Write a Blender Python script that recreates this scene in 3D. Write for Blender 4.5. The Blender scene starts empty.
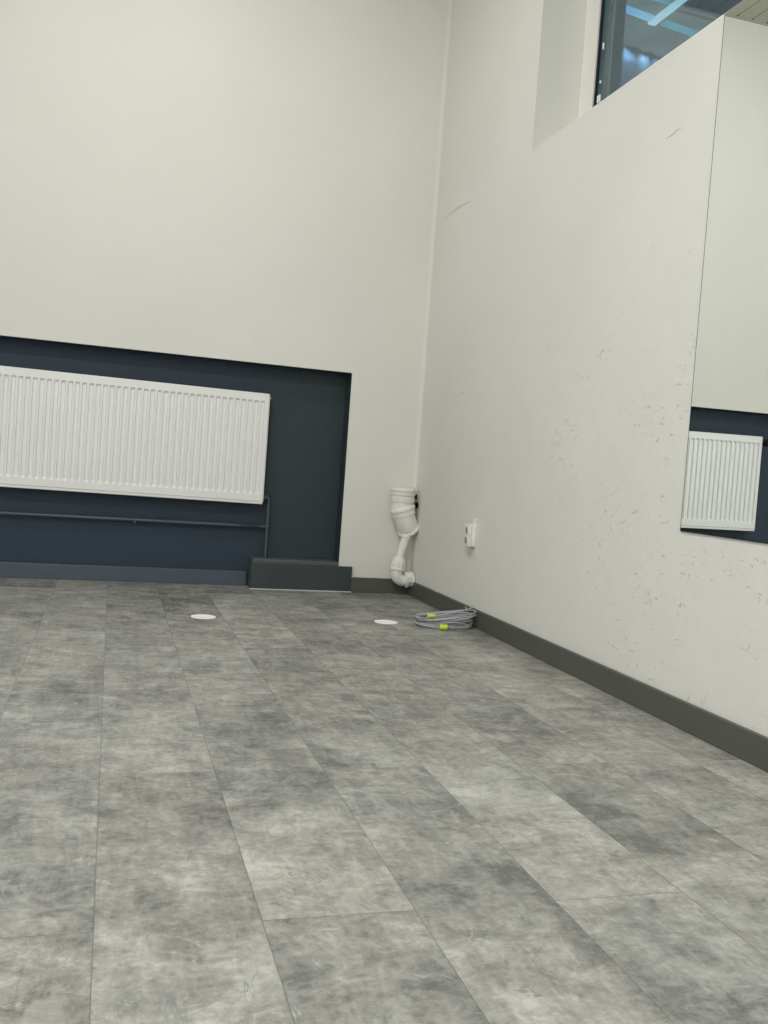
import bpy, bmesh, math, random
from mathutils import Vector, Matrix
random.seed(7)
sc = bpy.context.scene
COL = sc.collection

# ------------------------------------------------------------------ sizes (metres)
XR, YB, HC = 1.484, 4.552, 3.212          # right wall, back wall, ceiling
XL, YF = -2.60, -2.20                     # left wall, wall behind the camera
NX, NZ, NB = 1.111, 1.0873, 4.660         # niche: right edge, top, back plane
NL = -1.60                                # niche left end
SILL, JAMB = 1.8918, 3.415
XO = 1.785                                # outer face of the right wall
BT = 0.0745                               # baseboard height


# ------------------------------------------------------------------ node helpers
class NT:
    def __init__(s, name):
        s.m = bpy.data.materials.new(name); s.m.use_nodes = True
        s.t = s.m.node_tree; s.t.nodes.clear()
        s.out = s.t.nodes.new('ShaderNodeOutputMaterial')
        s.p = s.t.nodes.new('ShaderNodeBsdfPrincipled')
        s.t.links.new(s.p.outputs[0], s.out.inputs[0])
        g = s.t.nodes.new('ShaderNodeNewGeometry'); s.pos = g.outputs['Position']

    def n(s, kind, **kw):
        x = s.t.nodes.new(kind)
        for k, v in kw.items(): setattr(x, k, v)
        return x

    def put(s, sock, v):
        if hasattr(v, 'is_linked') or isinstance(v, bpy.types.NodeSocket): s.t.links.new(v, sock)
        else: sock.default_value = v

    def M(s, op, a, b=0.0, c=0.0, clamp=False):
        x = s.n('ShaderNodeMath', operation=op); x.use_clamp = clamp
        s.put(x.inputs[0], a); s.put(x.inputs[1], b); s.put(x.inputs[2], c)
        return x.outputs[0]

    def V(s, op, a, b):
        x = s.n('ShaderNodeVectorMath', operation=op)
        s.put(x.inputs[0], a); s.put(x.inputs[1], b); return x.outputs[0]

    def noise(s, vec, scale, detail=4, rough=.5, dist=0.0):
        x = s.n('ShaderNodeTexNoise'); s.put(x.inputs['Vector'], vec)
        x.inputs['Scale'].default_value = scale; x.inputs['Detail'].default_value = detail
        x.inputs['Roughness'].default_value = rough; x.inputs['Distortion'].default_value = dist
        return x.outputs[0]

    def rng(s, v, a, b, c=0.0, d=1.0, smooth=False):
        x = s.n('ShaderNodeMapRange'); x.interpolation_type = 'SMOOTHSTEP' if smooth else 'LINEAR'
        s.put(x.inputs[0], v)
        for i, k in enumerate((a, b, c, d)): s.put(x.inputs[i + 1], k)
        return x.outputs[0]

    def mix(s, f, a, b, mode='MIX'):
        x = s.n('ShaderNodeMix', data_type='RGBA', blend_type=mode)
        s.put(x.inputs[0], f)
        s.put(x.inputs[6], a if not isinstance(a, tuple) else (*a, 1))
        s.put(x.inputs[7], b if not isinstance(b, tuple) else (*b, 1))
        return x.outputs[2]

    def bump(s, h, strength=.3, dist=.002, prev=None):
        x = s.n('ShaderNodeBump'); x.inputs['Strength'].default_value = strength
        x.inputs['Distance'].default_value = dist; s.put(x.inputs['Height'], h)
        if prev is not None: s.put(x.inputs['Normal'], prev)
        return x.outputs[0]

    def base(s, c, rough=.5, normal=None, spec=.5, metal=0.0):
        s.put(s.p.inputs['Base Color'], c if not isinstance(c, tuple) else (*c, 1))
        s.put(s.p.inputs['Roughness'], rough)
        s.p.inputs['Specular IOR Level'].default_value = spec
        s.p.inputs['Metallic'].default_value = metal
        if normal is not None: s.put(s.p.inputs['Normal'], normal)
        return s.m


def srgb(r, g, b):
    f = lambda v: (v / 255 / 12.92) if v / 255 <= .04045 else ((v / 255 + .055) / 1.055) ** 2.4
    return (f(r), f(g), f(b))


def soft(name, c, rough=.5, spec=.5, metal=0.0, var=.05, scale=6, bumpy=0.0):
    """painted / plastic / metal surface with a little variation"""
    k = NT(name)
    v = k.noise(k.pos, scale, 3)
    col = k.mix(k.rng(v, .3, .7), tuple(x * (1 - var) for x in c), tuple(min(1, x * (1 + var)) for x in c))
    nm = k.bump(k.noise(k.pos, 240, 3), bumpy, .0006) if bumpy else None
    return k.base(col, rough, nm, spec, metal)


def mat_plaster(name, c, chips=1.0, rough=.85):
    k = NT(name)
    big = k.noise(k.pos, 1.3, 3)
    col = k.mix(k.rng(big, .3, .7), tuple(x * .97 for x in c), tuple(min(1, x * 1.02) for x in c))
    roller = k.noise(k.pos, 130, 4, .6)
    lumps = k.noise(k.pos, 9, 4, .55)
    # sparse dents and scraped trowel marks
    st = k.V('MULTIPLY', k.pos, (1.0, 1.6, 3.4))
    d = k.noise(st, 19, 7, .66, .8)
    dents = k.rng(d, .618, .675, 0, 1, True)
    gate = k.rng(k.noise(k.pos, 3.3, 3), .44, .6, 0, 1, True)
    # the old plaster is rougher low down and towards the mirror
    sep = k.n('ShaderNodeSeparateXYZ'); k.put(sep.inputs[0], k.pos)
    dents = k.M('MULTIPLY', k.M('MULTIPLY', dents, gate), k.M('MULTIPLY', k.rng(sep.outputs[1], 3.9, 2.5, .10, 1.0), k.rng(sep.outputs[2], 1.5, .75, .12, 1.0)))
    h = k.M('ADD', k.M('MULTIPLY', lumps, .9), k.M('MULTIPLY', roller, .16))
    nm = k.bump(h, .45 * (.5 + .5 * chips), .010)
    nm = k.bump(dents, .75 * chips, -.004, nm)
    return k.base(col, rough, nm, .25)


def mat_floor():
    k = NT('grey concrete look vinyl planks')
    sep = k.n('ShaderNodeSeparateXYZ'); k.put(sep.inputs[0], k.pos)
    X, Y = sep.outputs[0], sep.outputs[1]
    W, L = .2205, 1.243
    u = k.M('DIVIDE', k.M('SUBTRACT', X, .0115), W)
    i = k.M('FLOOR', u)
    par = k.M('FLOORED_MODULO', i, 2.0)
    v = k.M('DIVIDE', k.M('SUBTRACT', Y, k.M('SUBTRACT', 1.8685, k.M('MULTIPLY', par, .6215))), L)
    j = k.M('FLOOR', v)
    fu, fv = k.M('SUBTRACT', u, i), k.M('SUBTRACT', v, j)
    du = k.M('MULTIPLY', k.M('MINIMUM', fu, k.M('SUBTRACT', 1.0, fu)), W)
    dv = k.M('MULTIPLY', k.M('MINIMUM', fv, k.M('SUBTRACT', 1.0, fv)), L)
    de = k.M('MINIMUM', du, dv)
    seam = k.rng(de, .0004, .0013, 1, 0, True)
    bev = k.rng(de, .0, .003, 0, 1, True)
    cmb = k.n('ShaderNodeCombineXYZ'); k.put(cmb.inputs[0], i); k.put(cmb.inputs[1], j)
    wn = k.n('ShaderNodeTexWhiteNoise', noise_dimensions='3D'); k.put(wn.inputs['Vector'], cmb.outputs[0])
    off = k.V('MULTIPLY', wn.outputs['Color'], (19.0, 23.0, 11.0))
    p = k.V('ADD', k.pos, off)
    blot = k.noise(p, 3.0, 5, .55, .5)
    blot2 = k.noise(k.V('MULTIPLY', p, (1.0, 1.5, 1.0)), 9.0, 8, .68, .7)
    fine = k.noise(p, 75, 5, .75)
    streak = k.noise(k.V('MULTIPLY', p, (2.0, 4.5, 1.0)), 7.0, 7, .74, 1.2)
    grain = k.noise(k.V('MULTIPLY', p, (9.0, 1.8, 1.0)), 4.0, 6, .70, .9)
    f = k.M('MULTIPLY', k.M('SUBTRACT', blot, .5), 1.05)
    f = k.M('ADD', f, k.M('MULTIPLY', k.M('SUBTRACT', blot2, .5), 1.15))
    f = k.M('ADD', f, k.M('MULTIPLY', k.M('SUBTRACT', streak, .5), .48))
    f = k.M('ADD', f, k.M('MULTIPLY', k.M('SUBTRACT', grain, .5), .62))
    f = k.M('ADD', f, k.M('MULTIPLY', k.M('SUBTRACT', fine, .5), .75))
    f = k.M('ADD', f, k.M('MULTIPLY', k.M('SUBTRACT', wn.outputs['Value'], .5), .20))
    f = k.M('ADD', f, .5)
    ramp = k.n('ShaderNodeValToRGB'); k.put(ramp.inputs[0], f)
    cr = ramp.color_ramp; cr.elements[0].position = .14; cr.elements[1].position = .86
    cr.elements[0].color = (*srgb(94, 96, 95), 1); cr.elements[1].color = (*srgb(180, 180, 176), 1)
    for pos, c in ((.34, srgb(121, 122, 119)), (.50, srgb(139, 139, 135)), (.66, srgb(155, 155, 150))):
        e = cr.elements.new(pos); e.color = (*c, 1)
    col = ramp.outputs[0]
    # warm / cool drift between and inside planks
    tone = k.noise(p, 2.2, 3)
    col = k.mix(k.rng(tone, .35, .7, 0, .7), col, k.mix(1.0, col, (1.04, .995, .95), 'MULTIPLY'))
    # crisp-edged worn patches, pale and dark
    w1 = k.noise(k.V('ADD', k.V('MULTIPLY', p, (1.5, 1.0, 1.0)), (3.0, 7.0, 1.0)), 7.0, 9, .70, .9)
    col = k.mix(k.rng(w1, .545, .60, 0, .30, True), col, (.42, .42, .395))
    w2 = k.noise(k.V('ADD', k.V('MULTIPLY', p, (1.2, 1.0, 1.0)), (9.0, 2.0, 4.0)), 9.0, 9, .70, .8)
    col = k.mix(k.rng(w2, .56, .62, 0, .34, True), col, (.135, .14, .138))
    # thin wandering scratches
    for sc_, th, am, cc in ((3.1, .0040, .55, (.15, .155, .15)), (5.6, .0035, .45, (.50, .50, .47)), (2.3, .0030, .50, (.13, .135, .13)), (4.2, .0028, .30, (.55, .55, .52))):
        q = k.V('MULTIPLY', k.V('ADD', p, (sc_, 3.1, 0.7)), (2.6, 1.0, 1.0))
        r = k.M('ABSOLUTE', k.M('SUBTRACT', k.noise(q, sc_, 3, .55, .8), .5))
        line = k.rng(r, th * .4, th, 1, 0, True)
        gate = k.rng(k.noise(p, 6.5, 2), .56, .66, 0, am, True)
        col = k.mix(k.M('MULTIPLY', line, gate), col, cc)
    # dark knots and pale chalky spots
    sp = k.noise(k.V('MULTIPLY', p, (1.0, 1.7, 1.0)), 20, 3, .6, .8)
    col = k.mix(k.rng(sp, .665, .74, 0, .6, True), col, (.10, .105, .10))
    sp2 = k.noise(k.V('ADD', p, (5.0, 1.0, 2.0)), 17, 5, .7, 1.2)
    col = k.mix(k.rng(sp2, .60, .72, 0, .45, True), col, (.56, .56, .53))
    col = k.mix(k.M('MULTIPLY', seam, .62), col, (.095, .095, .085))
    rough = k.rng(f, .2, .8, .50, .38)
    nm = k.bump(k.M('ADD', k.M('MULTIPLY', blot2, .4), k.M('MULTIPLY', grain, .5)), .10, .002)
    nm = k.bump(bev, .30, .001, nm)
    return k.base(col, rough, nm, .42)


def mat_ceiling():
    k = NT('grooved ceiling boards')
    sep = k.n('ShaderNodeSeparateXYZ'); k.put(sep.inputs[0], k.pos)
    X, Y = sep.outputs[0], sep.outputs[1]
    u = k.M('DIVIDE', k.M('ADD', X, .0565), .0945)
    fu = k.M('SUBTRACT', u, k.M('FLOOR', u))
    d = k.M('MULTIPLY', k.M('MINIMUM', fu, k.M('SUBTRACT', 1.0, fu)), .0945)
    lim = k.rng(Y, 4.518, 4.524, 1, 0)
    g = k.M('MULTIPLY', k.rng(d, .0012, .0034, 1, 0, True), lim)
    # a round drilled end to each groove
    dy = k.M('SUBTRACT', Y, 4.520)
    rr = k.M('SQRT', k.M('ADD', k.M('MULTIPLY', d, d), k.M('MULTIPLY', dy, dy)))
    hole = k.rng(rr, .005, .0075, 1, 0, True)
    g = k.M('MAXIMUM', k.M('MULTIPLY', g, .75), hole)
    col = k.mix(g, srgb(188, 190, 176), (.03, .03, .025))
    return k.base(col, .8, k.bump(g, .5, -.004), .2)


def mat_glass(name, tint=(.90, .95, .95), refl=.10):
    k = NT(name)
    t = k.n('ShaderNodeBsdfTransparent'); t.inputs[0].default_value = (*tint, 1)
    g = k.n('ShaderNodeBsdfGlossy'); g.inputs['Roughness'].default_value = .01
    fr = k.n('ShaderNodeFresnel'); fr.inputs[0].default_value = 1.45
    mx = k.n('ShaderNodeMixShader')
    k.put(mx.inputs[0], k.M('MULTIPLY', fr.outputs[0], refl * 4))
    k.t.links.new(t.outputs[0], mx.inputs[1]); k.t.links.new(g.outputs[0], mx.inputs[2])
    k.t.links.new(mx.outputs[0], k.out.inputs[0])
    return k.m


def mat_emit(name, c, s, c2=None, scale=3):
    k = NT(name)
    e = k.n('ShaderNodeEmission'); e.inputs[1].default_value = s
    k.put(e.inputs[0], k.mix(k.rng(k.noise(k.pos, scale, 3), .35, .65), c, c2 or c))
    k.t.links.new(e.outputs[0], k.out.inputs[0]); return k.m


WHITE = (.700, .690, .648)
M_back = mat_plaster('white painted plaster back', WHITE, .25)
M_right = mat_plaster('white painted rough plaster', WHITE, 1.0)
M_niche = None
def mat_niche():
    m = mat_plaster('dark slate blue with painted cool light', (1, 1, 1), .2, .5)
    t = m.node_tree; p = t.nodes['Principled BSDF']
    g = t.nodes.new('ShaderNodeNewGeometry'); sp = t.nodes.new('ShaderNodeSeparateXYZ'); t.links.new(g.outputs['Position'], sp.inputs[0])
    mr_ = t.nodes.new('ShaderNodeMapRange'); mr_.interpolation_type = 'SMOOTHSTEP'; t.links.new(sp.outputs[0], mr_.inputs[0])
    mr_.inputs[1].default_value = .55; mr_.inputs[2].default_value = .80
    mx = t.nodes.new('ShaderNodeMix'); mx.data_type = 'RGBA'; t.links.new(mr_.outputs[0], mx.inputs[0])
    mx.inputs[6].default_value = (.029, .046, .068, 1); mx.inputs[7].default_value = (.031, .047, .053, 1)  # cool light on the left painted in as a bluer tint
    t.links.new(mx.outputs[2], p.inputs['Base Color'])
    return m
M_floor = mat_floor()
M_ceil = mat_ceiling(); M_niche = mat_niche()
M_board = soft('dark grey baseboard', (.088, .088, .078), .45, .4, var=.04)
M_dboard = soft('dark slate painted board', (.036, .048, .052), .42, .5, var=.06)
M_nboard = soft('slate blue painted baseboard', (.062, .084, .115), .42, .5, var=.06)
M_ledge = soft('slate ledge with painted top light', (.075, .095, .100), .5, .5, var=.06)  # lighter than the front board to paint in overhead light on its top
M_dpipe = soft('dark slate painted pipe', (.045, .066, .085), .4, .5)
M_enamel = soft('white radiator enamel', (.775, .78, .77), .28, .5, var=.012)
M_enamel_sh = soft('white radiator side', (.74, .73, .69), .35, .5, var=.012)
M_seam = soft('grey seam', (.36, .36, .33), .5, .3)
M_brass = soft('brass vent', (.55, .46, .14), .35, .5, .9)
M_black = soft('black plastic', (.012, .012, .012), .5, .4)
M_pvc = soft('white painted plastic pipe', (.76, .755, .70), .40, .5, var=.04, scale=20, bumpy=.3)
M_disc = soft('bright white disc', (.97, .97, .95), .45, .5, var=.01)
M_sock = soft('white socket plastic', (.80, .79, .73), .3, .5, var=.01)
M_sockdk = soft('socket well', (.34, .34, .31), .4, .4)
M_hole = soft('black hole', (.006, .006, .006), .9, .1)
M_cable = soft('grey cable sheath', (.36, .375, .40), .42, .5, var=.1, scale=30)
M_tape = soft('yellow green tape', (.50, .60, .035), .45, .5, var=.12, scale=60)
M_frame = soft('white window frame', (.77, .75, .69), .35, .5, var=.01)
M_gasket = soft('dark navy gasket', (.008, .012, .028), .5, .4)
M_spacer = soft('metal spacer bar', (.45, .47, .47), .22, .5, .9)
M_glint = soft('white spacer glint', (.90, .92, .90), .2, .5, var=.01)
M_outer = soft('grey outer reveal', (.20, .27, .29), .7, .3)
M_sillm = soft('white window sill', (.80, .78, .72), .5, .4)
M_edge = soft('dark mirror edge', (.02, .024, .024), .3, .5)
M_caulk = soft('pale caulk', (.55, .54, .50), .6, .3)
M_slab = soft('grey canopy panel', (.36, .37, .35), .7, .3, var=.12, scale=2)
M_slate = soft('dark slate canopy panel', (.085, .105, .13), .7, .3, var=.1, scale=2)
M_beamlt = soft('pale canopy trim', (.35, .36, .35), .6, .3)
M_sheet = soft('ribbed grey sheet', (.22, .25, .27), .5, .4, var=.1, scale=3)
M_yard = soft('courtyard paving', (.25, .25, .24), .9, .2)
k = NT('mirror silver'); M_mirror = k.base((.925, .955, .925), .0, None, .5, 1.0)
M_pane = mat_glass('window glass', (.80, .88, .90), .10)
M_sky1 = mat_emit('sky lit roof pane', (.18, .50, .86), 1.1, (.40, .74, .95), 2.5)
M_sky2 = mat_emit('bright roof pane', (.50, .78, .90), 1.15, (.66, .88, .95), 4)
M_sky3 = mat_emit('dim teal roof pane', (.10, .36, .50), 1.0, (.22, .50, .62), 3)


# ------------------------------------------------------------------ mesh helpers
def tag(o, label=None, cat=None, group=None, kind=None):
    for a, b in (('label', label), ('category', cat), ('group', group), ('kind', kind)):
        if b: o[a] = b
    return o


def obj(name, bm, mats, parent=None, smooth=False, loc=None):
    me = bpy.data.meshes.new(name)
    bmesh.ops.recalc_face_normals(bm, faces=bm.faces[:])
    if smooth:
        for f in bm.faces: f.smooth = True
    bm.to_mesh(me); bm.free()
    for m in (mats if isinstance(mats, (list, tuple)) else [mats]): me.materials.append(m)
    o = bpy.data.objects.new(name, me); COL.objects.link(o)
    if smooth:
        try:
            me.set_sharp_from_angle(angle=math.radians(38))
        except Exception: pass
    if loc: o.location = loc
    if parent:
        o.parent = parent
        o.matrix_parent_inverse = Matrix.Translation(-parent.location) if parent.type == 'EMPTY' else Matrix()
    return o


def empty(name, loc, label, cat, group=None):
    o = bpy.data.objects.new(name, None); COL.objects.link(o)
    o.empty_display_size = .05; o.location = loc
    return tag(o, label, cat, group)


def box(bm, x0, x1, y0, y1, z0, z1, mi=0, bev=0.0):
    vs = [bm.verts.new((x, y, z)) for x in (x0, x1) for y in (y0, y1) for z in (z0, z1)]
    fs = []
    for q in ((0, 1, 3, 2), (4, 6, 7, 5), (0, 4, 5, 1), (2, 3, 7, 6), (0, 2, 6, 4), (1, 5, 7, 3)):
        f = bm.faces.new([vs[a] for a in q]); f.material_index = mi; fs.append(f)
    if bev:
        es = list({e for f in fs for e in f.edges})
        bmesh.ops.bevel(bm, geom=es, offset=bev, segments=2, profile=.5, affect='EDGES')
    return fs


def B(*boxes, bev=0.0):
    bm = bmesh.new()
    for b in boxes: box(bm, *b[:6], mi=(b[6] if len(b) > 6 else 0), bev=bev)
    return bm


def frame_axes(d):
    d = Vector(d).normalized()
    a = Vector((0, 1, 0)) if abs(d.y) < .9 else Vector((1, 0, 0))
    u = d.cross(a).normalized(); return u, d.cross(u).normalized()


def tube(bm, pts, rads, seg=24, caps=True, closed=False, mi=0):
    """sweep a circle along pts with parallel transport; rads per point"""
    pts = [Vector(p) for p in pts]; n = len(pts)
    if not isinstance(rads, (list, tuple)): rads = [rads] * n
    rings = []; u = None
    for i, p in enumerate(pts):
        if closed: t = pts[(i + 1) % n] - pts[i - 1]
        else: t = pts[min(i + 1, n - 1)] - pts[max(i - 1, 0)]
        t.normalize()
        if u is None: u, _ = frame_axes(t)
        u = (u - t * u.dot(t)).normalized(); w = t.cross(u)
        rings.append([bm.verts.new(p + (u * math.cos(2 * math.pi * s / seg) + w * math.sin(2 * math.pi * s / seg)) * rads[i]) for s in range(seg)])
    m = n if closed else n - 1
    for i in range(m):
        a, b = rings[i], rings[(i + 1) % n]
        for s in range(seg):
            f = bm.faces.new((a[s], a[(s + 1) % seg], b[(s + 1) % seg], b[s])); f.material_index = mi
    if caps and not closed:
        bm.faces.new(rings[0]).material_index = mi; bm.faces.new(rings[-1][::-1]).material_index = mi
    return bm


def lathe(bm, prof, origin, axis, seg=32, mi=0):
    """prof: [(radius, distance along axis)]"""
    o = Vector(origin); d = Vector(axis).normalized(); u, w = frame_axes(d)
    rings = []
    for r, t in prof:
        rings.append([bm.verts.new(o + d * t + (u * math.cos(2 * math.pi * s / seg) + w * math.sin(2 * math.pi * s / seg)) * max(r, 1e-5)) for s in range(seg)])
    for a, b in zip(rings, rings[1:]):
        for s in range(seg):
            bm.faces.new((a[s], a[(s + 1) % seg], b[(s + 1) % seg], b[s])).material_index = mi
    bm.faces.new(rings[0]).material_index = mi; bm.faces.new(rings[-1][::-1]).material_index = mi
    return bm


def arc(p0, p1, p2, n=8):
    """quadratic curve"""
    p0, p1, p2 = map(Vector, (p0, p1, p2))
    return [(1 - t) ** 2 * p0 + 2 * t * (1 - t) * p1 + t * t * p2 for t in [i / n for i in range(n + 1)]]


def struct(name, bm, m, smooth=False, label=None):
    return tag(obj(name, bm, m, smooth=smooth), label=label, kind='structure')


# ------------------------------------------------------------------ room shell
T = .25
struct('floor', B((XL - T, XR + .3, YF - T, NB + .3, -.12, 0.0)), M_floor, label='grey concrete-look vinyl plank floor')
struct('ceiling', B((XL - T, XO, YF - T, YB + .45, HC, HC + .1)), M_ceil, label='pale ceiling of grooved boards seen in the mirror')

# back wall with the low niche cut out of it
def lintel(bm):
    # the opening is not quite level: it rises slightly to the left
    for v in bm.verts:
        if abs(v.co.z - NZ) < .003: v.co.z += (NX - min(v.co.x, NX)) * .0055
    return bm
def wall_back_mesh():
    bm = B((XL, NL, YB, YB + .40, 0, NZ), (NX, XR + .02, YB, YB + .40, 0, HC), (XL, NX, YB, YB + .40, NZ, HC))
    return lintel(bm)
struct('wall_back', wall_back_mesh(), M_back, label='tall white painted back wall')
# dark painted lining of the niche: back, soffit, right cheek, left cheek
e = .0015
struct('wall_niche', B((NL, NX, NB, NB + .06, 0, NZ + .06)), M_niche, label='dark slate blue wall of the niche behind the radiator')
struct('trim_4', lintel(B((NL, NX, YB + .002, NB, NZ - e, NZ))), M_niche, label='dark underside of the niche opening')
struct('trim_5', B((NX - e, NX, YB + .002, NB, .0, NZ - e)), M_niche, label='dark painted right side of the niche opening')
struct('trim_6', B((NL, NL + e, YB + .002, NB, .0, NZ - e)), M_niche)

# right wall: sill-high part, pier left of the window, pier right of the window, part above
WY0 = 1.35
bm = B((XR, XO, YF, JAMB, 0, SILL), (XR, XO, JAMB, YB + .02, 0, HC), (XR, XO, YF, WY0, SILL, HC), (XR, XO, WY0, JAMB, 2.95, HC))
# raised plaster ridge beside the corner and a shorter one below the sill
def ridge(bm, pts, w, h):
    n = len(pts); L = []
    for i, (y, z) in enumerate(pts):
        s = math.sin(math.pi * i / (n - 1)) if 0 < i < n - 1 else 0.0
        L.append([bm.verts.new((XR + .0004, y, z + w * s)), bm.verts.new((XR - h * s - .0002, y, z + w * .15 * s)), bm.verts.new((XR + .0004, y, z - w * s))])
    for a, b in zip(L, L[1:]):
        for q in ((0, 1), (1, 2)):
            bm.faces.new((a[q[0]], a[q[1]], b[q[1]], b[q[0]]))
ridge(bm, [(4.43, 1.868), (4.36, 1.862), (4.27, 1.872), (4.20, 1.872), (4.12, 1.866), (4.04, 1.861)], .011, .006)
ridge(bm, [(2.46, 1.640), (2.43, 1.641), (2.40, 1.647), (2.375, 1.647)], .004, .003)
ridge(bm, [(4.02, .99), (3.97, .995), (3.93, .99)], .004, .002)
struct('wall_right', bm, M_right, label='white rough-plastered right wall under the window')
# rounded plaster fillet up the corner
bm = bmesh.new(); R = .022; n = 8; lo = []; hi = []
for i in range(n + 1):
    a = math.pi / 2 * i / n
    x, y = XR - R + R * math.sin(a) + .0005, YB - R + R * math.cos(a) + .0005
    lo.append(bm.verts.new((x, y, .02))); hi.append(bm.verts.new((x, y, HC)))
for i in range(n): bm.faces.new((lo[i], lo[i + 1], hi[i + 1], hi[i]))
c0 = bm.verts.new((XR + .004, YB + .004, .02)); c1 = bm.verts.new((XR + .004, YB + .004, HC))
bm.faces.new((lo[0], hi[0], c1, c0)); bm.faces.new((lo[-1], c0, c1, hi[-1]))
bm.faces.new(lo + [c0]); bm.faces.new(hi + [c1])
struct('trim_1', bm, M_right, smooth=True, label='rounded plaster fillet in the corner of the two white walls')

struct('wall_left', B((XL - T, XL, YF - T, YB + .4, 0, HC)), M_back)
struct('wall_front', B((XL, XO, YF - T, YF, 0, HC)), M_back)

# baseboards
def board(x0, x1, y0, y1, z1, bev=.0025):
    return B((x0, x1, y0, y1, 0.0, z1), bev=bev)
BX0 = 1.177                                                   # right end of the boxed step
struct('baseboard_back', board(BX0, XR - .014, YB - .0147, YB, BT), M_board, label='short dark grey baseboard under the white back wall')
struct('baseboard_right', board(XR - .0147, XR, YF + .01, YB, BT), M_board, label='long dark grey baseboard along the right wall')
struct('baseboard_niche', board(NL + .002, .668, NB - .020, NB, .0715), M_nboard, label='slate blue painted baseboard at the bottom of the niche')
struct('baseboard_left', board(XL, XL + .015, YF + .01, YB - .001, BT), M_board)
struct('baseboard_rear', board(XL + .02, NL - .001, YB - .0147, YB, BT), M_board)

# boxed step in the niche: painted board in front, slightly higher ledge behind, pale caulk line
bx = empty('pipe_boxing', (.92, YB - .02, 0), 'slate painted box step on the floor at the right end of the dark niche', 'box')
obj('front_board', B((.673, BX0, YB - .019, YB - .0005, .0025, .1275), bev=.002), M_dboard, bx)
obj('ledge', B((.680, NX - .002, YB + .0005, NB - .0005, .0, .1465), bev=.004), M_ledge, bx)
c = obj('sealant_line', B((.671, BX0 + .001, YB - .0225, YB - .012, .0, .0042)), M_caulk, bx); c['label'] = 'pale sealant line under the board'

# ------------------------------------------------------------------ window
w = empty('window_1', (1.70, 2.4, SILL), 'white framed window in the deep recess above the right wall', 'window')
w['kind'] = 'structure'
FX0, FX1 = 1.668, 1.735
fr = obj('window_frame', B((FX0, FX1, 3.306, JAMB, SILL - .0, 2.95), (FX0, FX1, WY0, WY0 + .1, SILL, 2.95),
                      (FX0, FX1, WY0 + .1, 3.306, 2.86, 2.95), (FX0, FX1, WY0 + .1, 3.306, SILL, SILL + .03)), M_frame, w)
obj('gasket', B((FX0 + .006, FX0 + .016, 3.297, 3.3065, SILL + .03, 2.86), (FX0 + .010, FX0 + .024, WY0 + .0995, WY0 + .106, SILL + .03, 2.86)), M_gasket, w)
bm = bmesh.new()
for dy in (.004, .016, .028):
    box(bm, FX0 + .026, FX0 + .034, 3.2905 - dy - .006, 3.2905 - dy, SILL + .03, 2.86, bev=.0015)
obj('spacer_bar', bm, M_spacer, w)
obj('window_pane', B((FX0 + .0165, FX0 + .0195, WY0 + .1, 3.3, SILL + .03, 2.86)), M_pane, w)
# small white blocks put in as highlights on the spacer bars
for y, z, hz in ((3.2755, 2.272, .012), (3.2765, 2.140, .005), (3.2865, 2.078, .014), (3.2725, 2.078, .014)):
    obj('spacer_glint', B((FX0 + .010, FX0 + .016, y - .003, y + .003, z - hz, z + hz), bev=.0015), M_glint, w)
struct('trim_2', B((FX1 + .002, XO + .004, 3.325, 3.345, SILL, 2.95), (FX1 + .002, XO + .004, WY0, WY0 + .08, SILL, 2.95)), M_outer, label='grey outer reveal seen through the window glass')
struct('trim_3', B((XR - .0006, FX0 + .002, WY0 + .002, JAMB - .001, SILL - .003, SILL + .0010)), M_sillm, label='thin white window sill edge along the top of the right wall')

# ------------------------------------------------------------------ outside the window
def skewpoly(bm, x0, x1, ya, yb, z, sl=.18, t=.02, xr=4.07):
    y = lambda x, yy: yy + sl * (x - xr)
    a = [(x0, y(x0, ya)), (x1, y(x1, ya)), (x1, y(x1, yb)), (x0, y(x0, yb))]
    lo = [bm.verts.new((p[0], p[1], z)) for p in a]; hi = [bm.verts.new((p[0], p[1], z + t)) for p in a]
    bm.faces.new(lo); bm.faces.new(hi[::-1])
    for i in range(4): bm.faces.new((lo[i], lo[(i + 1) % 4], hi[(i + 1) % 4], hi[i]))
    return bm
ZC = 4.5
can = empty('courtyard_canopy', (4.2, 6.0, 0), 'grey canopy roof with blue lit panes outside the window', 'canopy')
obj('roof_panel', skewpoly(bmesh.new(), 1.9, 8.0, 2.0, 8.3, ZC + .02), M_slab, can)
obj('dark_panel', skewpoly(bmesh.new(), 4.16, 8.0, 2.0, 6.80, ZC + .004, .06), M_slate, can)
obj('dark_panel', skewpoly(bmesh.new(), 2.0, 4.06, 2.0, 6.62, ZC + .004, .06), M_slate, can)
obj('roof_pane', skewpoly(bmesh.new(), 3.0, 4.075, 7.078, 7.155, ZC - .004), M_sky1, can)
obj('roof_pane', skewpoly(bmesh.new(), 3.0, 4.05, 6.66, 6.845, ZC - .004, .0), M_sky3, can)
o = obj('roof_pane', skewpoly(bmesh.new(), 4.078, 4.145, 3.2, 7.185, ZC - .012, .0), M_sky2, can); o['label'] = 'narrow pale bright roof pane'
obj('roof_pane', skewpoly(bmesh.new(), 4.195, 8.0, 7.078, 7.150, ZC - .004), M_sky3, can)
obj('trim_strip', skewpoly(bmesh.new(), 4.15, 8.0, 6.83, 6.85, ZC - .006, .06), M_beamlt, can)
obj('trim_strip', skewpoly(bmesh.new(), 4.15, 8.0, 6.90, 6.925, ZC - .006, .08), M_beamlt, can)
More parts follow.
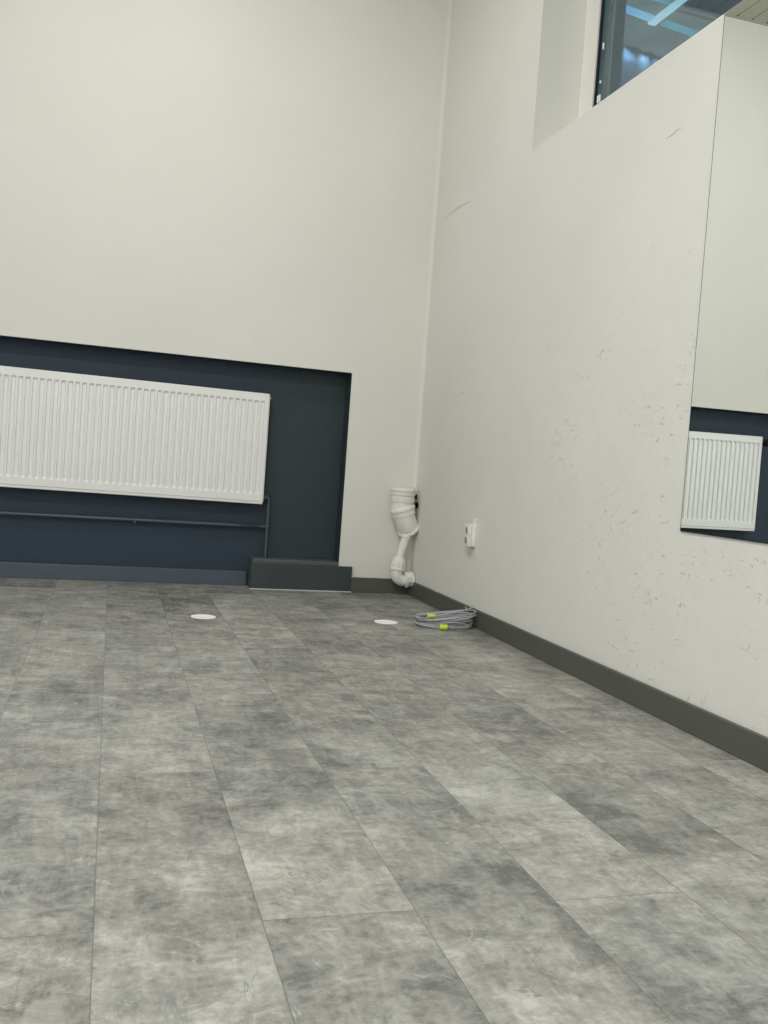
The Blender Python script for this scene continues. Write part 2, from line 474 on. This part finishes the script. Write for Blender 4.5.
# ribbed sheet wall that the canopy leans on
bm = bmesh.new(); prev = None; N = 150
for i in range(N + 1):
    x = 2.0 + 6.0 * i / N; y = 7.62 + .18 * (x - 4.07) + (.022 if (i // 2) % 2 else 0.0)
    a, b = bm.verts.new((x, y, 0)), bm.verts.new((x, y, ZC + .015))
    if prev: bm.faces.new((prev[0], a, b, prev[1]))
    prev = (a, b)
obj('ribbed_sheet', bm, M_sheet, can)
for xx in (2.3, 7.6): obj('post', B((xx, xx + .12, 2.3, 2.42, 0, ZC + .02)), M_slate, can)
bm = bmesh.new()
struct('ground', B((XO + .001, 12, -4, 12, -.12, -.001)), M_yard, label='courtyard paving outside')

# ------------------------------------------------------------------ mirror on the right wall
mr = empty('wall_mirror', (XR, 1.4, .52), 'large frameless mirror on the right wall reflecting the radiator', 'mirror')
MY1, MZ0, MZ1 = 2.2125, .5168, SILL - .003
obj('mirror_backing', B((XR - .0045, XR - .0003, .55, MY1, MZ0, MZ1), bev=.0008), M_edge, mr)
obj('mirror_glass', B((XR - .0058, XR - .0046, .55 + .003, MY1 - .005, MZ0 + .0035, MZ1 - .001)), M_mirror, mr)

# ------------------------------------------------------------------ radiator
RX0, RX1, RY, RZ0, RZ1 = -.598, .714, 4.580, .4105, .949
rad = empty('panel_radiator', ((RX0 + RX1) / 2, RY + .03, RZ0), 'white ribbed panel radiator hanging in the dark niche', 'radiator')
def rad_panel():
    bm = bmesh.new(); nr = 42; p = (RX1 - RX0 - .030) / nr; x0 = RX0 + .015
    xs = [(RX0 + .0, 0), ]
    cols = [(RX0 + .004, 0.0)]
    for i in range(nr):
        c = x0 + (i + .5) * p
        for f, d in ((-.37, 0), (-.25, 1), (.25, 1), (.37, 0)): cols.append((c + f * p, d))
    cols.append((RX1 - .004, 0.0))
    zt, zb = RZ1 - .036, RZ0 + .048
    rows = [(RZ0 + .004, 0), (zb, 0), (zb + .0090, 1), (zt - .0085, 1), (zt, 0), (RZ1 - .004, 0)]
    D = .0085
    G = [[bm.verts.new((x, RY + D * d * r, z)) for x, d in cols] for z, r in rows]
    for i in range(len(rows) - 1):
        for j in range(len(cols) - 1):
            bm.faces.new((G[i][j], G[i][j + 1], G[i + 1][j + 1], G[i + 1][j]))
    # rolled rim returning to the back
    per = [G[0][j] for j in range(len(cols))] + [G[i][-1] for i in range(1, len(rows))] + \
          [G[-1][j] for j in range(len(cols) - 2, -1, -1)] + [G[i][0] for i in range(len(rows) - 2, 0, -1)]
    cx, cz = (RX0 + RX1) / 2, (RZ0 + RZ1) / 2
    for off, dy in ((.003, .0012), (.004, .006), (.004, .020)):
        ring = []
        for v in per:
            x, z = v.co.x, v.co.z
            if len(ring) == 0: first = True
            # push outwards on the border only
            bxn = -1 if abs(x - min(q.co.x for q in per)) < 1e-5 else (1 if abs(x - max(q.co.x for q in per)) < 1e-5 else 0)
            bzn = -1 if abs(z - min(q.co.z for q in per)) < 1e-5 else (1 if abs(z - max(q.co.z for q in per)) < 1e-5 else 0)
            ring.append((bxn, bzn))
        base = getattr(rad_panel, 'base', None) or [(v.co.x, v.co.z) for v in per]
        rad_panel.base = base
        if not hasattr(rad_panel, 'nrm'): rad_panel.nrm = ring
        new = [bm.verts.new((b[0] + r[0] * off, RY + dy, b[1] + r[1] * off)) for b, r in zip(base, rad_panel.nrm)]
        n = len(per)
        for i in range(n): bm.faces.new((per[i], per[(i + 1) % n], new[(i + 1) % n], new[i]))
        per = new
    bm.faces.new(per)
    return bm
obj('front_panel', rad_panel(), M_enamel, rad)
# seam line along the bottom rail and the separate side/top covers
o = obj('bottom_seam', B((RX0 + .008, RX1 - .010, RY - .0007, RY + .0005, RZ0 + .0130, RZ0 + .0152)), M_seam, rad)
o = obj('side_cover', B((RX1 - .0015, RX1 + .0045, RY + .006, RY + .058, RZ0 + .012, RZ1 - .002), bev=.0015), M_enamel_sh, rad)
o = obj('side_cover', B((RX0 - .0045, RX0 + .0015, RY + .006, RY + .058, RZ0 + .012, RZ1 - .002), bev=.0015), M_enamel_sh, rad)
bm = bmesh.new()
for y in (RY + .012, RY + .045): box(bm, RX0, RX1, y, y + .010, RZ1 - .006, RZ1 + .001, bev=.001)
for i in range(53):
    x = RX0 + .01 + i * (RX1 - RX0 - .025) / 52
    box(bm, x, x + .006, RY + .0215, RY + .0455, RZ1 - .005, RZ1)
obj('top_grille', bm, M_enamel_sh, rad)
obj('convector', B((RX0 + .03, RX1 - .03, RY + .022, RY + .045, RZ0 + .03, RZ1 - .03)), M_enamel_sh, rad)
for x in (-.40, .52):
    obj('wall_bracket', B((x - .02, x + .02, RY + .044, NB + .001, RZ0 + .02, RZ1 - .03)), M_enamel_sh, rad)
bm = bmesh.new(); lathe(bm, [(.006, 0), (.006, .006), (.0035, .007), (.0035, .013), (.001, .0135)], (RX1 + .004, RY + .03, .931), (1, 0, 0), 12)
o = obj('air_vent', bm, M_brass, rad); o['label'] = 'tiny brass air vent'
# thermostat head on the left end (seen in the mirror)
bm = bmesh.new(); lathe(bm, [(.010, 0), (.010, .02), (.014, .021), (.014, .032), (.009, .034), (.009, .045)], (RX0 - .004, RY + .03, .915), (-1, 0, 0), 16)
v = obj('valve', bm, M_spacer, rad, smooth=True)
bm = bmesh.new(); lathe(bm, [(.012, 0), (.021, .004), (.023, .03), (.023, .062), (.019, .072), (.006, .074)], (RX0 - .040, RY + .026, .915), (0, -1, .12), 20)
o = obj('thermostat_head', bm, M_black, rad, smooth=True); o['label'] = 'black thermostat head'
bm = bmesh.new(); tube(bm, arc((RX0 - .028, RY - .02, .94), (RX0 - .065, RY - .035, .985), (RX0 - .08, RY + .03, .90), 10), .003, 8)
obj('sensor_wire', bm, M_spacer, rad, smooth=True)

# the panel hangs slightly askew: its left end sits higher
for ch in rad.children:
    for v in ch.data.vertices:
        u_ = (v.co.z - RZ0) / (RZ1 - RZ0)
        v.co.z += (RX1 - v.co.x) * (.0085 + .0040 * u_)
# painted heating pipes in the niche
hp = empty('heating_pipes', (.735, NB - .025, .15), 'dark painted heating pipe running below the radiator and down to the box', 'pipe')
PY = NB - .030
bm = bmesh.new(); tube(bm, [(NL + .003, PY, .2985), (.718, PY, .2985)], .0085, 16); obj('horizontal_pipe', bm, M_dpipe, hp, smooth=True)
bm = bmesh.new()
tube(bm, [(.720, PY - .0, .443), (.738, PY, .443)] + arc((.740, PY, .443), (.7535, PY, .443), (.7535, PY, .428), 6) + [(.7535, PY, .28), (.7535, PY, .146)], .0085, 16)
obj('vertical_pipe', bm, M_dpipe, hp, smooth=True)
bm = bmesh.new(); lathe(bm, [(.0095, 0), (.0125, .001), (.0125, .018), (.0095, .019)], (.722, PY, .443), (1, 0, 0), 8)
obj('pipe_union', bm, M_dpipe, hp)
bm = bmesh.new(); lathe(bm, [(.0095, 0), (.0115, .001), (.0115, .022), (.0095, .023)], (.7535, PY, .287), (0, 0, 1), 16)
obj('pipe_tee', bm, M_dpipe, hp, smooth=True)
bm = bmesh.new(); tube(bm, [(.62, PY, .2985), (.7535, PY, .2985)], .0085, 16); obj('pipe_stub', bm, M_dpipe, hp, smooth=True)
for x in (-.9, .12):
    obj('pipe_clip', B((x - .006, x + .006, PY - .010, NB - .0003, .285, .293), (x - .006, x + .006, PY - .0105, PY - .0085, .286, .310)), M_dpipe, hp)

# ------------------------------------------------------------------ drain pipe in the corner
dp = empty('drain_pipe', (1.40, 4.48, 0), 'white plastic drain pipe bend with trap standing in the wall corner', 'pipe')
cx, cy = 1.3975, 4.482
# big sleeve: capped vertical socket
bm = bmesh.new()
lathe(bm, [(.055, .425), (.0555, .466), (.0590, .468), (.0600, .474), (.0600, .494), (.0560, .4955), (.0560, .4995), (.0605, .501), (.0620, .505), (.0620, .5165), (.0570, .518), (.0570, .5215), (.0625, .523), (.0630, .532), (.0600, .5365), (.030, .538)], (cx, cy, 0), (0, 0, 1), 48)
obj('capped_socket', bm, M_pvc, dp, smooth=True)
# tilted collar and bend leaning towards the right wall
dirv = Vector((.31, .02, -.95)).normalized()
bm = bmesh.new()
lathe(bm, [(.052, -.026), (.0575, -.022), (.0620, -.016), (.0635, -.010), (.0635, -.003), (.0590, .000), (.0590, .024), (.0550, .0255), (.0545, .036)],
      Vector((cx + .006, cy, .426)), dirv, 48)
obj('collar', bm, M_pvc, dp, smooth=True)
bm = bmesh.new()
P0 = Vector((cx + .006, cy, .426)) + dirv * .030
pts = arc(P0, P0 + dirv * .040, P0 + Vector((.034, .014, -.066)), 10)
tube(bm, pts, [.0550 - .0025 * (i / 10) for i in range(11)], 40)
obj('bend', bm, M_pvc, dp, smooth=True)
bm = bmesh.new()
d2 = (pts[-1] - pts[-2]).normalized()
lathe(bm, [(.052, -.012), (.0575, -.009), (.0595, -.003), (.0590, .003), (.052, .006)], pts[-1], d2, 40)
obj('bend_ring', bm, M_pvc, dp, smooth=True)
# slim pipe down to the trap
bm = bmesh.new()
a, b = Vector((1.4270, cy - .012, .302)), Vector((1.3980, cy - .005, .176))
tube(bm, [a, b], [.0205, .0205], 28)
obj('slim_pipe', bm, M_pvc, dp, smooth=True)
bm = bmesh.new(); dd = (b - a).normalized()
lathe(bm, [(.0205, -.004), (.0245, -.002), (.0245, .010), (.021, .012)], a, dd, 28)
obj('slim_pipe_collar', bm, M_pvc, dp, smooth=True)
def nut(origin, axis, r, L, flutes=10):
    bm = bmesh.new(); o = Vector(origin); d = Vector(axis).normalized(); u, w = frame_axes(d); seg = flutes * 6
    prof = [(r * .62, 0, 0), (r * .72, .004, 0), (r * .86, L * .30, 1), (r * .92, L * .74, 1), (r * .90, L * .76, 0), (r * 1.06, L * .80, 0), (r * 1.08, L * .97, 0), (r * .8, L, 0)]
    rings = []
    for rr, t, fl in prof:
        ring = []
        for s in range(seg):
            k_ = 1 + (.10 if (s % 6) in (0, 1) else 0) * fl
            an = 2 * math.pi * s / seg
            ring.append(bm.verts.new(o + d * t + (u * math.cos(an) + w * math.sin(an)) * rr * k_))
        rings.append(ring)
    for p_, q_ in zip(rings, rings[1:]):
        for s in range(seg): bm.faces.new((p_[s], p_[(s + 1) % seg], q_[(s + 1) % seg], q_[s]))
    bm.faces.new(rings[0]); bm.faces.new(rings[-1][::-1]); return bm
obj('coupling_nut', nut((1.4030, cy - .005, .193), (-.13, 0, -1), .0360, .066), M_pvc, dp, smooth=True)
bm = bmesh.new()
tube(bm, [(1.396, cy - .005, .136)] + arc((1.394, cy - .005, .122), (1.386, cy - .005, .076), (1.440, cy + .0, .076), 10) + [(1.454, cy, .078)], .0300, 28)
obj('elbow', bm, M_pvc, dp, smooth=True)
obj('coupling_nut', nut((1.4845, cy - .012, .088), (-.96, -.02, -.16), .0370, .050), M_pvc, dp, smooth=True)
bm = bmesh.new(); lathe(bm, [(.0360, 0), (.0385, .002), (.0385, .010), (.026, .020), (.003, .024)], (1.463, cy - .014, .084), (.97, .05, .16), 28)
obj('end_cap', bm, M_pvc, dp, smooth=True)
# broken dark gap in the plaster behind the pipe
def blob(x0, y0, z0, ry, rz, seed):
    random.seed(seed); bm = bmesh.new(); n = 18; lo = []; hi = []
    for i in range(n):
        an = 2 * math.pi * i / n; f = .7 + .5 * random.random()
        y, z = y0 + ry * f * math.cos(an), z0 + rz * f * math.sin(an)
        lo.append(bm.verts.new((x0, y, z))); hi.append(bm.verts.new((XR + .002, y, z)))
    bm.faces.new(lo); bm.faces.new(hi[::-1])
    for i in range(n): bm.faces.new((lo[i], lo[(i + 1) % n], hi[(i + 1) % n], hi[i]))
    return bm
tag(obj('plaster_hole', blob(XR - .014, 4.530, .498, .014, .013, 3), M_hole), 'upper small black hole in the right wall behind the white pipe', 'hole')
tag(obj('plaster_hole', blob(XR - .006, 4.505, .455, .018, .016, 5), M_hole), 'lower small black hole in the right wall behind the white pipe', 'hole')

# ------------------------------------------------------------------ double wall socket
so = empty('wall_socket', (XR, 3.72, .327), 'white double power socket mounted low on the right wall', 'socket')
SY0, SY1, SZ0, SZ1, SX = 3.684, 3.752, .327, .418, XR - .0305
bm = B((SX + .006, XR - .0003, SY0, SY1, SZ0, SZ1), bev=.003)
obj('socket_box', bm, M_sock, so, smooth=True)
obj('face_plate', B((SX, SX + .008, SY0 - .0015, SY1 + .0015, SZ0 - .0015, SZ1 + .0015), bev=.002), M_sock, so, smooth=True)
for z in (.3935, .3510):
    bm = bmesh.new(); lathe(bm, [(.0185, .0), (.0185, .0022), (.0155, .0026), (.0150, .0005)], (SX + .0002, 3.718, z), (-1, 0, 0), 28)
    o = obj('socket_outlet', bm, M_sock, so, smooth=True)
    bm = bmesh.new(); lathe(bm, [(.0150, 0), (.0150, .0018)], (SX - .0004, 3.718, z), (-1, 0, 0), 28)
    w_ = obj('socket_well', bm, M_sockdk, o)
    bm = bmesh.new()
    for dz in (-.0095, .0095): lathe(bm, [(.0026, 0), (.0026, .0006)], (SX - .0021, 3.718, z + dz), (-1, 0, 0), 10)
    obj('pin_hole', bm, M_hole, o)
obj('cover_seam', B((SX + .0082, SX + .0092, SY0 - .0004, SY0 + .001, SZ0 + .002, SZ1 - .002)), M_sockdk, so)
bm = B((XR - .010, XR - .0002, 3.690, 3.716, SZ1 - .002, SZ1 + .024), bev=.002)
obj('cable_duct', bm, M_right, so)

# ------------------------------------------------------------------ two white discs on the floor
def disc(x, y, label):
    bm = bmesh.new(); lathe(bm, [(.0480, 0), (.0488, .0010), (.0480, .0026), (.0440, .0034), (.0425, .0030), (.006, .0032), (.0055, .0026), (.0010, .0026)], (0, 0, 0.0002), (0, 0, 1), 56)
    o = obj('floor_disc', bm, M_disc, smooth=True, loc=(x, y, 0)); return tag(o, label, 'disc', 'white discs on the floor')
disc(.375, 3.695, 'flat round white disc on the floor in front of the radiator niche')
disc(1.112, 3.672, 'flat round white disc on the floor beside the coiled grey cable')

# ------------------------------------------------------------------ coiled cable
cc = empty('cable_coil', (1.365, 3.62, 0), 'coil of thin grey cable with yellow-green tape leaning on the baseboard', 'cable')
random.seed(21)
def coil_pts():
    pts = []; loops = 10; seg = 36
    U = Vector((.905, -.425, 0)); W = Vector((.425, .905, 0))           # long and short axis of the squashed coil
    C = Vector((1.346, 3.612, 0))
    params = []
    for i in range(loops + 1):
        k_ = i / loops
        params.append(dict(a=.118 + random.uniform(-.016, .006), b=.085 - .030 * k_ + random.uniform(-.016, .016), du=random.uniform(-.008, .006),
                           dw=random.uniform(-.012, .018), th=random.uniform(-.16, .16), up=.042 * k_ ** 1.2 + random.uniform(-.008, .012),
                           roll=random.uniform(-.006, .014), z=.004 + i * .0031))
    for i in range(loops * seg):
        t = i / seg; j = int(t); f = t - j; f = f * f * (3 - 2 * f)
        p, q_ = params[j], params[j + 1]
        g = lambda n: p[n] * (1 - f) + q_[n] * f
        an = 2 * math.pi * t; th = g('th')
        x, y = g('a') * math.cos(an), g('b') * math.sin(an) + .006 * math.sin(2 * an + j * 1.7)
        xr, yr = x * math.cos(th) - y * math.sin(th), x * math.sin(th) + y * math.cos(th)
        p3 = C + U * (xr + g('du')) + W * (yr + g('dw'))
        z = g('z') + g('up') * max(0, (xr / .12 + .75)) * .62 + g('roll') * math.sin(an) + .0015 * math.sin(an * 3 + j * 2.1)
        lim = XR - .0147 - .0045
        if p3.x > lim: z += (p3.x - lim) * .5; p3.x = lim - random.uniform(0, .001)
        pts.append(Vector((p3.x, p3.y, max(.0035, z))))
    return pts
cp = coil_pts()
# loose tail that sticks up at the baseboard
last = cp[-1]
cp += [last + Vector((.006, .012, .006)), Vector((1.450, 3.640, .060)), Vector((1.462, 3.690, .070))]
bm = bmesh.new(); tube(bm, cp, .0029, 8)
obj('cable', bm, M_cable, cc, smooth=True)
def wrap(center, axis, ru, rv, L):
    bm = bmesh.new(); o = Vector(center); d = Vector(axis).normalized(); u = Vector((0, 0, 1)); u = (u - d * u.dot(d)).normalized(); w_ = d.cross(u)
    R_ = []
    for t, s in ((-L / 2, .9), (-L / 2 + .002, 1), (0, .93), (L / 2 - .002, 1.02), (L / 2, .9)):
        R_.append([bm.verts.new(o + d * t + u * ru * s * math.cos(a_ * math.pi / 10) + w_ * rv * s * math.sin(a_ * math.pi / 10)) for a_ in range(20)])
    for p_, q_ in zip(R_, R_[1:]):
        for s in range(20): bm.faces.new((p_[s], p_[(s + 1) % 20], q_[(s + 1) % 20], q_[s]))
    bm.faces.new(R_[0]); bm.faces.new(R_[-1][::-1]); return bm
o = obj('tape_band', wrap((1.308, 3.520, .012), (1, -.36, .02), .0120, .0140, .032), M_tape, cc, smooth=True); o['label'] = 'yellow-green tape band'
o = obj('tape_band', wrap((1.296, 3.640, .036), (1, -.42, .10), .0120, .0150, .034), M_tape, cc, smooth=True); o['label'] = 'yellow-green tape band'

# ------------------------------------------------------------------ light
def area(name, loc, size, power, color=(1, 1, 1), rot=(0, 0, 0), spread=180):
    L = bpy.data.lights.new(name, 'AREA'); L.shape = 'RECTANGLE'; L.size, L.size_y = size; L.energy = power; L.color = color
    L.spread = math.radians(spread)
    o = bpy.data.objects.new(name, L); COL.objects.link(o); o.location = loc; o.rotation_euler = rot; return o
warm = (1.0, .985, .95)
area('ceiling_lamp', (.05, 3.15, HC - .10), (.9, .30), 15, warm, (math.radians(28), 0, 0))
area('ceiling_lamp', (-.40, 1.15, HC - .06), (.8, .35), 58, warm)
area('ceiling_lamp', (-.55, -.8, HC - .06), (1.2, .60), 30, warm)
# added fill: broad soft light behind the camera, cool one from the left
area('rear_fill', (-.6, YF + .1, 2.45), (3.4, 1.2), 27, (1.0, .99, .97), (math.radians(80), 0, 0))
area('left_fill', (XL + .1, 1.1, 1.15), (1.5, 2.4), 27, (.84, .92, 1.0), (0, math.radians(-90), 0))
# added fill outside: an uplight for the canopy, spots grazing the sheet
area('canopy_fill', (4.6, 4.8, .6), (3, 3), 150, (.85, .93, 1.0), (math.radians(180), 0, 0))
for x in (3.81, 3.99, 4.17, 4.35, 4.52, 4.70):
    y = 7.62 + .18 * (x - 4.07) - .035
    L = bpy.data.lights.new('sheet_fill', 'SPOT'); L.energy = 3.0; L.color = (.35, .62, 1.0); L.spot_size = math.radians(120); L.spot_blend = .9; L.shadow_soft_size = .02
    o = bpy.data.objects.new('sheet_fill', L); COL.objects.link(o); o.location = (x, y, ZC + .002)
    o.rotation_euler = (math.radians(14), 0, 0)

wd = bpy.data.worlds.new('world'); sc.world = wd; wd.use_nodes = True
bg = wd.node_tree.nodes['Background']; bg.inputs[0].default_value = (.45, .60, .80, 1); bg.inputs[1].default_value = .35

# ------------------------------------------------------------------ camera
cam = bpy.data.cameras.new('camera'); co = bpy.data.objects.new('camera', cam); COL.objects.link(co); sc.camera = co
f_px, pcx, pcy = 941.54, 390.68, 510.39
yaw, pitch, roll, h = .2904, -.0438, -.0723, .628
cyw, syw = math.cos(yaw), math.sin(yaw)
F = Vector((syw * math.cos(pitch), cyw * math.cos(pitch), math.sin(pitch)))
r0 = Vector((cyw, -syw, 0)); d0 = F.cross(r0)
Rt = math.cos(roll) * r0 + math.sin(roll) * d0; Dn = -math.sin(roll) * r0 + math.cos(roll) * d0
m = Matrix.Identity(4)
for i in range(3): m[i][0], m[i][1], m[i][2] = Rt[i], -Dn[i], -F[i]
m[2][3] = h
co.matrix_world = m
cam.sensor_fit = 'HORIZONTAL'; cam.sensor_width = 36.0; cam.lens = f_px / 768 * 36
cam.shift_x = -(pcx - 384) / 768; cam.shift_y = (pcy - 512) / 768
cam.clip_start = .02; cam.clip_end = 100

sc.view_settings.view_transform = 'Standard'; sc.view_settings.look = 'None'
sc.view_settings.exposure = 0.0; sc.view_settings.gamma = 1.0
sc.cycles.max_bounces = 10; sc.cycles.diffuse_bounces = 6; sc.cycles.use_denoising = True
sc.cycles.sample_clamp_indirect = 6
